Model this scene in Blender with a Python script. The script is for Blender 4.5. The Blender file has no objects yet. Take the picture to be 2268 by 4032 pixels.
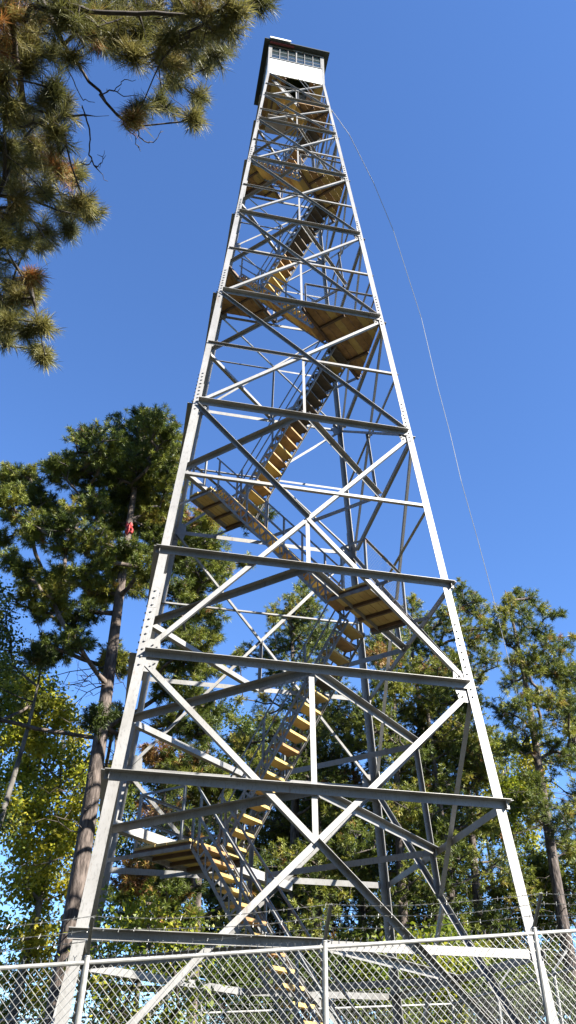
import bpy, bmesh, math, random
import numpy as np
from mathutils import Vector, Matrix
R0 = random.Random(7)
rng = np.random.default_rng(7)
C = bpy.context.scene.collection
V = Vector
SQ = 2 ** .5
# ---------------------------------------------------------------- camera model
CAM = np.array([-2.57713, -13.73223, 1.6])
CR = np.array([0.97962, -0.20056, 0.01069]); CU = np.array([-0.12889, -0.58693, 0.79931]); CF = np.array([0.15404, 0.7844, 0.60082])
FPX = 3036.08
def ray(sx, sy):
    d = CF + CR * (sx - 1134) / FPX - CU * (sy - 2016) / FPX
    return d / np.linalg.norm(d)
# ---------------------------------------------------------------- materials
def mat(name, col, rough=.6, metal=0, noise=None, bump=None, spec=.5, trans=0, tint=False):
    m = bpy.data.materials.new(name); m.use_nodes = True
    nt = m.node_tree; b = nt.nodes['Principled BSDF']
    b.inputs['Roughness'].default_value = rough; b.inputs['Metallic'].default_value = metal
    b.inputs['Specular IOR Level'].default_value = spec
    b.inputs['Base Color'].default_value = (*col, 1)
    co = nt.nodes.new('ShaderNodeTexCoord')
    if noise:
        (sc, col2, lo, hi) = noise
        mp = nt.nodes.new('ShaderNodeMapping'); mp.inputs['Scale'].default_value = sc if isinstance(sc, tuple) else (sc,) * 3
        nz = nt.nodes.new('ShaderNodeTexNoise'); nz.inputs['Scale'].default_value = 1; nz.inputs['Detail'].default_value = 6
        rp = nt.nodes.new('ShaderNodeValToRGB'); rp.color_ramp.elements[0].position = lo; rp.color_ramp.elements[1].position = hi
        rp.color_ramp.elements[0].color = (*col, 1); rp.color_ramp.elements[1].color = (*col2, 1)
        nt.links.new(co.outputs['Object'], mp.inputs[0]); nt.links.new(mp.outputs[0], nz.inputs[0])
        nt.links.new(nz.outputs[0], rp.inputs[0]); nt.links.new(rp.outputs[0], b.inputs['Base Color'])
    if bump:
        mp = nt.nodes.new('ShaderNodeMapping'); mp.inputs['Scale'].default_value = bump[0]
        nz = nt.nodes.new('ShaderNodeTexNoise'); nz.inputs['Scale'].default_value = 1; nz.inputs['Detail'].default_value = 5
        bp = nt.nodes.new('ShaderNodeBump'); bp.inputs['Strength'].default_value = bump[1]; bp.inputs['Distance'].default_value = bump[2]
        nt.links.new(co.outputs['Object'], mp.inputs[0]); nt.links.new(mp.outputs[0], nz.inputs[0])
        nt.links.new(nz.outputs[0], bp.inputs['Height']); nt.links.new(bp.outputs[0], b.inputs['Normal'])
    return m
def leafmat(name, stops, trans, rough=.5, spec=.4):
    """stops: list of (pos,colour) looked up by the per-tuft 'tint' attribute"""
    m = bpy.data.materials.new(name); m.use_nodes = True
    nt = m.node_tree; b = nt.nodes['Principled BSDF']; out = nt.nodes['Material Output']
    at = nt.nodes.new('ShaderNodeAttribute'); at.attribute_name = 'tint'
    rp = nt.nodes.new('ShaderNodeValToRGB'); cr = rp.color_ramp
    cr.elements[0].position, cr.elements[0].color = stops[0][0], (*stops[0][1], 1)
    cr.elements[1].position, cr.elements[1].color = stops[-1][0], (*stops[-1][1], 1)
    for p, c in stops[1:-1]:
        e = cr.elements.new(p); e.color = (*c, 1)
    nt.links.new(at.outputs['Fac'], rp.inputs[0]); nt.links.new(rp.outputs[0], b.inputs['Base Color'])
    b.inputs['Roughness'].default_value = rough; b.inputs['Specular IOR Level'].default_value = spec
    tr = nt.nodes.new('ShaderNodeBsdfTranslucent'); mx = nt.nodes.new('ShaderNodeMixShader'); mx.inputs[0].default_value = trans
    nt.links.new(rp.outputs[0], tr.inputs[0]); nt.links.new(b.outputs[0], mx.inputs[1]); nt.links.new(tr.outputs[0], mx.inputs[2])
    nt.links.new(mx.outputs[0], out.inputs[0])
    return m
STEEL = mat('galvanised_steel', (.222, .218, .211), .5, .3, noise=((2.6, 2.6, 1.1), (.165, .157, .142), .45, .80), spec=.3)
STEELD = mat('weathered_steel', (.17, .17, .165), .55, .2, noise=((9, 9, 9), (.11, .09, .08), .45, .72))
RAILM = mat('weathered_rail_steel', (.14, .145, .145), .55, .2, noise=((7, 7, 7), (.10, .06, .045), .5, .75))
BOLT = mat('zinc_bolt', (.22, .22, .22), .5, .5)
def speckle(m, scale, col, lo, hi):
    nt = m.node_tree; b = nt.nodes['Principled BSDF']; src = b.inputs['Base Color'].links[0].from_socket
    co = nt.nodes.new('ShaderNodeTexCoord'); mp = nt.nodes.new('ShaderNodeMapping'); mp.inputs['Scale'].default_value = scale
    nz = nt.nodes.new('ShaderNodeTexNoise'); nz.inputs['Scale'].default_value = 1; nz.inputs['Detail'].default_value = 8; nz.inputs['Roughness'].default_value = .65
    mr = nt.nodes.new('ShaderNodeMapRange'); mr.inputs['From Min'].default_value = lo; mr.inputs['From Max'].default_value = hi
    mx = nt.nodes.new('ShaderNodeMix'); mx.data_type = 'RGBA'; mx.inputs['B'].default_value = (*col, 1)
    nt.links.new(co.outputs['Object'], mp.inputs[0]); nt.links.new(mp.outputs[0], nz.inputs[0]); nt.links.new(nz.outputs[0], mr.inputs[0])
    nt.links.new(mr.outputs[0], mx.inputs['Factor']); nt.links.new(src, mx.inputs['A']); nt.links.new(mx.outputs['Result'], b.inputs['Base Color'])
speckle(STEEL, (5, 5, 1.6), (.13, .075, .045), .63, .76)
speckle(STEEL, (38, 38, 14), (.10, .098, .092), .52, .80)
speckle(STEEL, (.8, .8, .35), (.12, .115, .108), .48, .85)
WOODL = mat('new_pine_board', (.36, .262, .085), .65, 0, noise=((3, 3, 3), (.27, .165, .05), .42, .72))
WOODD = mat('stained_board', (.26, .15, .055), .7, 0, noise=((5, 5, 5), (.14, .075, .03), .4, .72))
SHADEW = mat('shade_toned_board', (.075, .058, .04), .8, 0, noise=((5, 5, 5), (.045, .032, .022), .4, .7))  # shade under the landings, put into the board colour of upper treads
JOIST = mat('dark_joist', (.085, .05, .03), .7, 0, noise=((6, 6, 6), (.05, .03, .02), .4, .7))
WHITE = mat('white_painted_metal', (.66, .66, .64), .5, 0, noise=((1.5, 1.5, 9), (.50, .50, .47), .45, .8))
ROOFM = mat('dark_roof_metal', (.018, .022, .018), .5)
GREENP = mat('green_painted_interior', (.06, .11, .02), .6)
REDP = mat('red_paint', (.13, .015, .012), .6)
GLASS = mat('dark_window_glass', (.02, .028, .03), .05, 0, spec=.8)
FENCEM = mat('galvanised_wire', (.27, .27, .26), .5, .3, noise=((11, 11, 11), (.18, .175, .165), .45, .75))
BARBM = mat('weathered_wire', (.17, .17, .165), .5, .3)
BARK = mat('pine_bark', (.105, .082, .07), .9, 0, noise=((14, 14, 3.5), (.028, .02, .016), .38, .60), bump=((12, 12, 3), 1, .05))
BARKU = mat('orange_pine_bark', (.11, .085, .068), .9, 0, noise=((10, 10, 4), (.045, .033, .026), .40, .62), bump=((12, 12, 3), 1, .04))
BARKD = mat('grey_twig_bark', (.055, .044, .037), .9, 0, noise=((10, 10, 10), (.028, .022, .018), .4, .6))
BARKG = mat('grey_smooth_bark', (.12, .11, .095), .85, 0, noise=((6, 6, 3), (.045, .04, .034), .4, .65))
NEED = leafmat('pine_needles', [(0, (.028, .044, .010)), (.30, (.085, .115, .018)), (.62, (.165, .185, .026)), (.88, (.27, .255, .038)), (.94, (.24, .16, .04)), (1, (.22, .09, .03))], .32)
NEEDB = leafmat('olive_pine_needles', [(0, (.055, .060, .018)), (.3, (.13, .13, .035)), (.78, (.28, .24, .075)), (.9, (.33, .18, .05)), (1, (.30, .11, .03))], .32)
LEAFY = leafmat('yellow_green_leaves', [(0, (.08, .12, .012)), (.5, (.20, .23, .018)), (1, (.38, .33, .03))], .5)
LEAFG = leafmat('green_leaves', [(0, (.026, .044, .009)), (.6, (.085, .115, .015)), (1, (.20, .205, .024))], .45)
GRASS = mat('grass_ground', (.014, .02, .007), .9, 0, noise=((1.3, 1.3, 1.3), (.045, .036, .018), .4, .65))
REDB = mat('red_cloth', (.30, .02, .018), .7)
# ---------------------------------------------------------------- mesh helpers
class MB:
    def __init__(s): s.v = []; s.f = []; s.mi = []
    def add(s, vs, fs, mi=0):
        n = len(s.v); s.v += [tuple(p) for p in vs]; s.f += [tuple(n + i for i in f) for f in fs]; s.mi += [mi] * len(fs)
    def obox(s, c, ax, ay, az, mi=0):
        """box by centre and three half-axis vectors"""
        c, ax, ay, az = V(c), V(ax), V(ay), V(az)
        vs = [c + sx * ax + sy * ay + sz * az for sx in (-1, 1) for sy in (-1, 1) for sz in (-1, 1)]
        s.add(vs, [(0, 1, 3, 2), (4, 6, 7, 5), (0, 4, 5, 1), (2, 3, 7, 6), (0, 2, 6, 4), (1, 5, 7, 3)], mi)
    def prism(s, prof0, prof1, mi=0):
        n = len(prof0)
        s.add(list(prof0) + list(prof1), [tuple(range(n))[::-1], tuple(range(n, 2 * n))] + [(i, (i + 1) % n, n + (i + 1) % n, n + i) for i in range(n)], mi)
    def bar(s, p0, p1, wd, ht, up=(0, 0, 1), mi=0):
        p0, p1 = V(p0), V(p1); d = (p1 - p0); L = d.length
        if L < 1e-6: return
        d.normalize(); u = V(up); u = u - d * u.dot(d)
        if u.length < 1e-4: u = V((1, 0, 0)) - d * d.x
        u.normalize(); r = d.cross(u)
        s.obox((p0 + p1) / 2, d * L / 2, r * wd / 2, u * ht / 2, mi)
    def tube(s, p0, p1, r0, r1=None, n=6, cap=True, mi=0):
        p0, p1 = V(p0), V(p1); r1 = r0 if r1 is None else r1
        d = p1 - p0
        if d.length < 1e-6: return
        d.normalize(); a = d.orthogonal().normalized(); b = d.cross(a)
        k = len(s.v)
        ring = lambda p, r: [p + (a * math.cos(2 * math.pi * i / n) + b * math.sin(2 * math.pi * i / n)) * r for i in range(n)]
        fs = [(i, (i + 1) % n, n + (i + 1) % n, n + i) for i in range(n)]
        if cap: fs += [tuple(range(n))[::-1], tuple(range(n, 2 * n))]
        s.add(ring(p0, r0) + ring(p1, r1), fs, mi)
    def ell(s, p0, p1, nrm, a, t=.008, out=1, edge=1, off=0, b=None):
        """steel angle: flat flange in the face (normal nrm), other flange standing out (out=1) or in (-1) at the top (edge=1) or bottom edge"""
        p0, p1, n = V(p0), V(p1), V(nrm).normalized(); b = a if b is None else b
        d = (p1 - p0).normalized(); n = (n - d * n.dot(d)).normalized(); e = d.cross(n)
        if e.z < 0 or (abs(e.z) < .05 and e.x < 0): e = -e
        e = e * edge; m = n * out
        pr = [(-a / 2, 0), (a / 2, 0), (a / 2, b), (a / 2 - t, b), (a / 2 - t, t), (-a / 2, t)]
        q = lambda P: [P + e * x + m * y + n * off for x, y in pr]
        s.prism(q(p0), q(p1))
    def build(s, name, m, parent=None, smooth=False):
        me = bpy.data.meshes.new(name); me.from_pydata(s.v, [], s.f)
        ms = m if isinstance(m, (list, tuple)) else [m]
        for x in ms: me.materials.append(x)
        if len(ms) > 1: me.polygons.foreach_set('material_index', s.mi)
        bm = bmesh.new(); bm.from_mesh(me); bmesh.ops.recalc_face_normals(bm, faces=bm.faces); bm.to_mesh(me); bm.free()
        if smooth: me.polygons.foreach_set('use_smooth', [True] * len(me.polygons))
        o = bpy.data.objects.new(name, me); C.objects.link(o)
        if parent is not None: o.parent = parent
        return o
def tag(o, label=None, cat=None, group=None, kind=None):
    if label: o['label'] = label
    if cat: o['category'] = cat
    if group: o['group'] = group
    if kind: o['kind'] = kind
    return o
def empty(name, label, cat, group=None, loc=(0, 0, 0)):
    o = bpy.data.objects.new(name, None); C.objects.link(o); o.empty_display_size = .3
    return tag(o, label, cat, group)
# ---------------------------------------------------------------- ground
def gz(x, y):
    t = min(1, max(0, (y + 13.7) / 9)); t = t * t * (3 - 2 * t)
    return .62 * t + .07 * max(-8, min(8, x)) * t * .9
g = MB(); N = 60
xs = [(-1 if i < N / 2 else 1) * (abs(i - N / 2) / (N / 2)) ** 2.4 * 400 for i in range(N + 1)]
for i in range(N + 1):
    for j in range(N + 1): g.v.append((xs[i], xs[j] + 2, gz(xs[i], xs[j] + 2)))
for i in range(N):
    for j in range(N): g.f.append((i * (N + 1) + j, (i + 1) * (N + 1) + j, (i + 1) * (N + 1) + j + 1, i * (N + 1) + j + 1)); g.mi.append(0)
tag(g.build('ground', GRASS, smooth=True), 'grassy forest clearing floor', None, kind='structure')
# ---------------------------------------------------------------- tower
K = .0697068; TOPZ = 31.022; W11 = 1.067
def w(z): return W11 + K * max(0, TOPZ - z)
H = {0: 1.35, 1: 3.08, 2: 5.02, 3: 6.94, 4: 8.94, 5: 12.82, 6: 16.86, 7: 20.70, 8: 24.02, 9: 26.885, 10: 28.96, 11: 31.022}
ROOFZ = 33.317; SILLZ = 32.245
tower = empty('lookout_tower', 'tall galvanised steel fire lookout tower with zigzag wooden stairs and a white cab on top', 'lookout tower')
FACES = {'front': (V((1, 0, 0)), V((0, -1, 0))), 'right': (V((0, 1, 0)), V((1, 0, 0))), 'rear': (V((-1, 0, 0)), V((0, 1, 0))), 'left': (V((0, -1, 0)), V((-1, 0, 0)))}
def fp(face, u, z):
    """point on a tower face: u = -1 left leg .. 1 right leg seen from outside"""
    a, n = FACES[face]; ww = w(z); p = a * (u * ww) + n * ww; return V((p.x, p.y, z))
def fn(face): return FACES[face][1] + V((0, 0, K))
def legsize(z): return .15 if z < 6.9 else .14 if z < 12.8 else .125 if z < 20.7 else .105 if z < 26.8 else .09
GZ = {1: .108, 2: .112, 3: .105, 4: .10, 5: .105, 6: .10, 7: .09, 8: .085, 9: .08, 10: .075}
BR = {3: .085, 5: .075, 6: .068, 7: .062, 8: .056, 9: .052, 10: .048, 11: .046}
# legs
for sx in (-1, 1):
    for sy in (-1, 1):
        m = MB(); cuts = [.7, H[3] + .85, H[5] + .6, H[6] + .62, H[7] + .5, H[8] + .5, H[9] + .3, TOPZ, ROOFZ - .02]
        for a, b in zip(cuts, cuts[1:]):
            L = legsize(a + .01) if a < 31 else .085; t = .014
            def pf(z):
                c = w(z); P = [(0, 0), (-L, 0), (-L, -t), (-t, -t), (-t, -L), (0, -L)]
                return [V((sx * (c + x), sy * (c + y), z)) for x, y in P]
            m.prism(pf(a + .002), pf(b - .002))
        # splice plates on both outer faces with two rows of bolts
        mb = MB()
        for lv in (3, 5, 6, 7, 8, 9):
            z0, z1 = H[lv] - .25, H[lv] + (1.25 if lv < 5 else 1.0 if lv < 7 else .8); nb = 11 if lv < 8 else 8
            L = legsize(H[lv] - .5)
            for ax in (0, 1):
                for i in range(nb):
                    z = z0 + (z1 - z0) * (i + .5) / nb; c = w(z)
                    uu = c - L * .5
                    if ax == 0: p = V((sx * uu, sy * (c + .0), z)); nn = V((0, sy, 0))
                    else: p = V((sx * (c + .0), sy * uu, z)); nn = V((sx, 0, 0))
                    mb.tube(p, p + nn * .024, .017, n=6)
        m.add(mb.v, mb.f, 1); leg = m.build('leg', [STEEL, BOLT], tower)
# girts on the four faces
for face in FACES:
    n = fn(face)
    for lv in range(1, 11):
        z = H[lv]; a = GZ[lv]; ext = 1.0 + .07 / w(z) if lv in (1, 2, 4) else 1.0 - legsize(z) / w(z) * .8
        m = MB()
        if lv == 1:
            m.ell(fp(face, -ext, z), fp(face, .02, z), n, a, out=1, edge=1, off=.003)
            m.ell(fp(face, .021, z), fp(face, .985, z), n, a, out=-1, edge=1, off=-.016)
        else:
            m.ell(fp(face, -ext, z), fp(face, ext, z), n, a, out=1, edge=1, off=.003, b=a * 1.1)
        m.build('girt', STEEL, tower)
SEC = {5: 10.84, 6: 14.82, 7: 18.82, 8: 22.31, 9: 25.33, 10: 27.71, 11: 29.93}
def crossing(za, zb):
    wa, wb = w(za), w(zb); t = wb / (wa + wb); return zb + (za - zb) * t      # za low, zb high
for face in FACES:
    n = fn(face)
    prs = [(0, 3), (3, 5), (5, 6), (6, 7), (7, 8), (8, 9), (9, 10), (10, 11)]
    for lo, hi in prs:
        za, zb = H[lo], H[hi]; zc = crossing(za, zb); a = BR[hi]
        ia, ib = 1 - .10 / w(za), 1 - .10 / w(zb)
        A = fp(face, -ia, zb - .08); Bm = fp(face, ia, za + .08); Cc = fp(face, 0, zc)
        D = fp(face, ia, zb - .08); E_ = fp(face, -ia, za + .08)
        m = MB()                                    # falling diagonal
        segs = [(A, Cc), (Cc, Bm)]
        mode = [1, 1]
        if hi == 3: mode = [-1, 1]
        if hi == 5: mode = [1, -1]
        for (P, Q), md in zip(segs, mode):
            m.ell(P, Q, n, a, out=md, edge=1 if md > 0 else -1, off=-.012 if md > 0 else -.013, t=.007)
        m.build('diagonal_brace', STEEL, tower)
        m = MB(); m.ell(E_, D, n, a, out=-1, edge=-1, off=-.024, t=.007)
        m.build('diagonal_brace', STEEL, tower)
        # short upright between the crossing and the girt
        m = MB()
        if hi == 3: m.ell(fp(face, 0, zc), fp(face, 0, zb - .06), n, .085, out=-1, edge=1, off=-.034)
        elif hi == 5: m.ell(fp(face, 0, H[4] + .05), fp(face, 0, zc), n, .075, out=-1, edge=1, off=-.034)
        else: m.ell(fp(face, 0, za + .04), fp(face, 0, zc), n, .7 * a + .01, out=-1, edge=1, off=-.034)
        m.build('upright_strut', STEEL, tower)
        if hi in SEC:
            z = SEC[hi]; ia = 1 - .03 / w(z); s_ = .7 * a + .01
            m = MB(); fl = hi == 5
            m.ell(fp(face, -ia, z), fp(face, -.01, z), n, s_, out=-1 if fl else 1, edge=-1 if fl else 1, off=-.002, t=.006)
            m.ell(fp(face, -.01, z), fp(face, ia, z), n, s_, out=-1, edge=-1, off=-.003, t=.006)
            m.build('secondary_girt', STEEL, tower)
    # gusset plates at the main joints
    for lv in (3, 5, 6, 7, 8, 9, 10):
        for sd in (-1, 1):
            z = H[lv]; a_, nn = FACES[face]; g_ = {3: .30, 5: .24}.get(lv, .2 if lv < 9 else .13)
            t0, t1 = z - g_ * .95, z + g_ * .95
            def q(u, zz, o): p = a_ * (sd * u) + nn * (w(zz) + o); return V((p.x, p.y, zz))
            m = MB(); L = legsize(z)
            out = [(w(t0) - L * .3, t0), (w(t1) - L * .3, t1), (w(z) - L - g_ * .62, t1), (w(z) - L - g_ * .75, z), (w(z) - L - g_ * .5, t0)]
            m.prism([q(u, zz, -.0245) for u, zz in out], [q(u, zz, -.0345) for u, zz in out])
            for (du, dz) in ((.3, .62), (.5, .5), (.62, .38), (.3, -.62), (.5, -.45)):
                P = q(w(z) - L - g_ * du, z + g_ * dz, -.025 if face != 'x' else 0)
                m.tube(P, P + nn * .032, .014, n=6)
            m.build('gusset_plate', STEEL, tower)
# inner diamond bracing between the face middles
def midp(face, z, inn=.02): a, n = FACES[face]; p = n * (w(z) - inn); return V((p.x, p.y, z))
for lv in (1, 2, 3, 4, 5, 6, 7, 8, 9, 10):
    zz = H[lv] + (.12 if lv >= 5 else 0); a = .11 if lv < 6 else .09 if lv < 9 else .075
    for f0, f1 in (('left', 'rear'), ('rear', 'right'), ('right', 'front'), ('front', 'left')):
        P, Q = midp(f0, zz), midp(f1, zz)
        nn = -(P + Q); nn.z = 0                      # flat side faces the tower axis
        m = MB()
        if (f0, f1) == ('left', 'rear') and lv == 2:
            m.ell((-2.86, .75, 5.36), (.87, 2.84, 4.90), (.55, -.83, 0), .16, out=-1, edge=-1, off=0)
        elif (f0, f1) in (('left', 'rear'),): m.ell(P, Q, nn, a, out=-1, edge=-1)
        elif (f0, f1) == ('rear', 'right'): m.ell(P, Q, nn, a, out=-1, edge=1)
        else: m.ell(P, Q, -nn, a, out=1, edge=1)
        m.build('diamond_brace', STEEL, tower)
# stairs ------------------------------------------------------------------
def S3(s, t, z): return V(((s + t) / SQ, (s - t) / SQ, z))
e_s = V((1 / SQ, 1 / SQ, 0)); e_t = V((1 / SQ, -1 / SQ, 0))
FL = [  # level names, s-range, (t,z) bottom, (t,z) top
    ((-.75, -.10), (2.05, .85), (-1.20, 5.02)), ((.05, .70), (-1.36, 5.02), (1.46, 8.94)), ((-.75, -.10), (1.62, 8.94), (-1.42, 12.90)),
    ((.05, .70), (-1.36, 12.90), (1.44, 16.90)), ((-.75, -.10), (1.40, 16.90), (-1.20, 20.80)), ((.05, .70), (-1.15, 20.80), (1.02, 24.06)),
    ((-.75, -.10), (1.00, 24.06), (-.92, 26.95)), ((.05, .66), (-.72, 26.95), (.78, 29.0)), ]
stuff = MB(); ntread = 0
for fi, ((s0, s1), (t0, z0), (t1, z1)) in enumerate(FL):
    m = MB(); sg = 1 if t1 > t0 else -1
    dirv = (S3(0, t1, z1) - S3(0, t0, z0)).normalized(); up = e_s.cross(dirv); up = up if up.z > 0 else -up
    for s in (s0, s1):
        P, Q = S3(s, t0, z0), S3(s, t1, z1); o = up * .02
        lo, hi_ = up * -.10, up * .10
        sd = -1 if s == s0 else 1
        m.bar(P + lo, Q + lo, .012, .055, up); m.bar(P + lo - e_s * sd * .025, Q + lo - e_s * sd * .015, .032, .008, up)
        m.bar(P + hi_, Q + hi_, .012, .055, up); m.bar(P + hi_ - e_s * sd * .025, Q + hi_ - e_s * sd * .015, .032, .008, up)
        n = int((z1 - z0) / .23)
        for i in range(n + 1):                      # uprights and slanting lacing
            f0 = i / n; p = P + (Q - P) * f0
            m.bar(p + lo, p + hi_, .006, .04, dirv)
            if i < n: p2 = P + (Q - P) * ((i + 1) / n); m.bar(p + lo, p2 + hi_, .03, .006, e_s)
    flight = m.build('stair_flight', STEELD, tower)
    n = round((z1 - z0) / .226)
    for i in range(n):
        f0 = (i + .55) / n; t = t0 + (t1 - t0) * f0; z = z0 + (z1 - z0) * f0
        tm = MB() if fi < 5 else stuff
        jit = R0.uniform(-.006, .006)
        f1_ = (i + .5) / n; p_shade = {1: (.72, .35), 3: (.52, .92), 5: (.45, .95), 7: (.5, .6)}.get(fi, (2, .0))  # where each flight's upper treads take the painted-in shade tone, and how often
        mi = 2 if (f1_ > p_shade[0] and R0.random() < p_shade[1]) else (1 if R0.random() < (.22 if fi < 2 else .4) else 0)
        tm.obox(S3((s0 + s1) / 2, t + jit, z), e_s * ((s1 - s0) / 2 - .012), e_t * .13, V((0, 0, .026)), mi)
        if fi < 5: tm.build('tread', [WOODL, WOODD, SHADEW], flight)
    # hand rails
    for s in (s0 - .03, s1 + .03):
        hm = MB(); P, Q = S3(s, t0, z0), S3(s, t1, z1)
        for hh in (.5, .92):
            hm.ell(P + V((0, 0, hh)), Q + V((0, 0, hh)), e_s, .036, t=.006, out=1, edge=1)
        for f0 in (.03, .35, .68, .97):
            p = P + (Q - P) * f0; hm.ell(p, p + V((0, 0, .93)), e_s, .036, t=.006)
        hm.build('handrail', RAILM, flight)
o = stuff.build('tread', [WOODL, WOODD, SHADEW], tower); o['kind'] = 'stuff'
def wiremesh(mb, o, ux, uz, L, Ht, px=.08, pz=.085, r=.002, amp=.006, nrm=None, spike=0):
    """woven diamond mesh; o = origin, ux/uz = unit vectors (numpy)"""
    o, ux, uz = np.array(o, float), np.array(ux, float), np.array(uz, float); n = np.cross(ux, uz)
    nx = int(L / px); nz = int(Ht / pz)
    sag = lambda x: .012 * math.sin(x * 2.1) + .006 * math.sin(x * 5.3 + 1)
    for k in range(2 * nx):
        pts = []
        for j in range(nz * 2 + 1):
            x = min((k + (j + k) % 2) * px / 2, L)
            pts.append(o + ux * x + uz * (j * pz / 2) + n * (amp * (1 if (j + k) % 2 else -1) + (sag(x + j * .05) if spike else 0)))
        for a, b in zip(pts, pts[1:]): mb.tube(a, b, r, n=3, cap=False)
    for i in range(nx + 1):
        if spike:
            top = o + ux * ((i + 0) * px) + uz * (nz * pz)
            mb.tube(top, top + uz * .03, r * 2.0, n=3); mb.tube(top + uz * .03, top + uz * .055 + ux * .018, r, n=3); mb.tube(top + uz * .03, top + uz * .055 - ux * .018, r, n=3)
def poly_clip(s_lo, s_hi, t_in, t_out_fn): pass
# small landings (rectangles) and full corner landings
LAND = [(2, -1, 5.02, -.80, .75, 2.55, 1.24), (4, 1, 8.98, -.80, .78, 2.42, 1.66), (5, -1, 12.90, -.80, .68, 2.14, 1.50)]
for lv, sg, z, sa, sb, tout, tin in LAND:
    m = MB(); nb = 6 if lv != 2 else 8; wd = (sb - sa) / 1
    # boards run along t, laid side by side along s
    nb = 5
    for i in range(nb):
        a = tin + (tout - tin) * i / nb; b = tin + (tout - tin) * (i + 1) / nb - .008
        e = R0.uniform(-.02, .02)
        m.obox(S3((sa + sb) / 2 + e, sg * (a + b) / 2, z + .02), e_s * ((sb - sa) / 2 + .02), e_t * ((b - a) / 2), V((0, 0, .02)), 0)
    land = m.build('landing', [WOODL, WOODD], tower)
    for i in range(4):
        s = sa + .04 + (sb - sa - .08) * i / 3; jm = MB()
        jm.obox(S3(s, sg * (tin + tout) / 2, z - .035), e_s * .025, e_t * ((tout - tin) / 2), V((0, 0, .034)))
        jm.build('joist', JOIST, land)
    jm = MB()
    for s, ww_ in ((sa, w(z)), (sb, w(z))):
        # carrier angle out to the tower girt
        tfar = w(z) * SQ - abs(s) - .05
        jm.ell(S3(s, sg * tin, z - .085), S3(s, sg * tfar, z - .085), e_s, .07, t=.008, out=1, edge=1)
    jm.ell(S3(sa, sg * (tout + .02), z - .04), S3(sb, sg * (tout + .02), z - .04), e_t, .08, t=.008, out=1)
    jm.build('landing_frame', STEELD, land)
    rm = MB(); hh = .98
    cn = [(sa, tin + .25), (sa, tout), (sb, tout), (sb, tin + .25)]
    for i, (s, t) in enumerate(cn):
        rm.ell(S3(s, sg * t, z), S3(s, sg * t, z + hh), e_s, .045, t=.006); 
    for (a, b) in zip(cn, cn[1:]):
        for k in (hh, hh * .52) if lv == 2 else (hh,):
            rm.ell(S3(a[0], sg * a[1], z + k), S3(b[0], sg * b[1], z + k), e_t if a[1] == b[1] else e_s, .045, t=.006)
    rm.build('railing', RAILM, land)
    wm = MB()
    for (a, b) in zip(cn, cn[1:]):
        P, Q = S3(a[0], sg * a[1], z + .03), S3(b[0], sg * b[1], z + .03); d = (Q - P)
        wiremesh(wm, P, d.normalized(), (0, 0, 1), d.length, hh - .05, px=.065, pz=.075, r=.0011, amp=.001)
    wm.build('wire_netting', BARBM, land)
for lv, sg, z in ((6, 1, 16.90), (7, -1, 20.80), (8, 1, 24.06), (9, -1, 26.95), (10, 1, 29.0)):
    W_ = w(z) - .03; tin = W_ / SQ + .02; tmax = W_ * SQ; m = MB(); nb = int((2 * (tmax - tin)) / .14) + 2
    # boards run square to the diamond edge (along t), cut by the two faces
    smax = tmax - tin; i = 0; s = -smax
    # corner triangle: |s| < tmax - t ; boards along s direction cut short towards the corner
    tt = tin
    while tt < tmax - .1:
        t2 = min(tt + .185, tmax); h0 = tmax - tt - .01; h1 = max(tmax - t2 - .01, .01); b = t2 - .01
        pr = lambda zz: [S3(-h0, sg * tt, zz), S3(h0, sg * tt, zz), S3(h1, sg * b, zz), S3(-h1, sg * b, zz)]
        m.prism(pr(z + .002), pr(z + .04), 0 if R0.random() < .7 else 1); tt = t2
    land = m.build('landing', [WOODD, WOODL], tower)
    k = 0
    for s in (-smax * .45, 0.02, smax * .5):
        jm = MB(); tl = tmax - abs(s) - .06
        jm.obox(S3(s, sg * (tin + tl) / 2, z - .035), e_s * .028, e_t * ((tl - tin) / 2), V((0, 0, .036))); jm.build('joist', JOIST, land)
    jm = MB(); jm.bar(S3(-smax + .03, sg * (tin - .03), z - .04), S3(smax - .03, sg * (tin - .03), z - .04), .06, .09); jm.build('joist', JOIST, land)
    rm = MB(); wm = MB(); zt = z + .98; fcs = ('front', 'right') if sg > 0 else ('left', 'rear')
    for fc in fcs:
        a_, nn = FACES[fc]; W2 = w(zt) - .05
        u0, u1 = (.05, .97) if fc in ('front', 'rear') else (-.97, -.05)
        if fc == 'left': u0, u1 = -.97, -.05
        if fc == 'rear': u0, u1 = .05, .97
        # front/right meet at the front-right leg ; left/rear meet at the rear-left leg
        def pp(u, zz): p = a_ * (u * (w(zz) - .06)) + nn * (w(zz) - .06); return V((p.x, p.y, zz))
        rm.ell(pp(u0, zt), pp(u1, zt), nn, .04, t=.006)
        um = u0 if abs(u0) < .5 else u1
        rm.ell(pp(um, z), pp(um, zt), nn, .04, t=.006)
        d = pp(u1, z) - pp(u0, z)
        wiremesh(wm, pp(u0, z + .03), d.normalized(), (nn * -K + V((0, 0, 1))).normalized(), d.length, .93, px=.075, pz=.085, r=.0012, amp=.001)
    rm.build('railing', STEELD, land); wm.build('wire_netting', BARBM, land)
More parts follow.
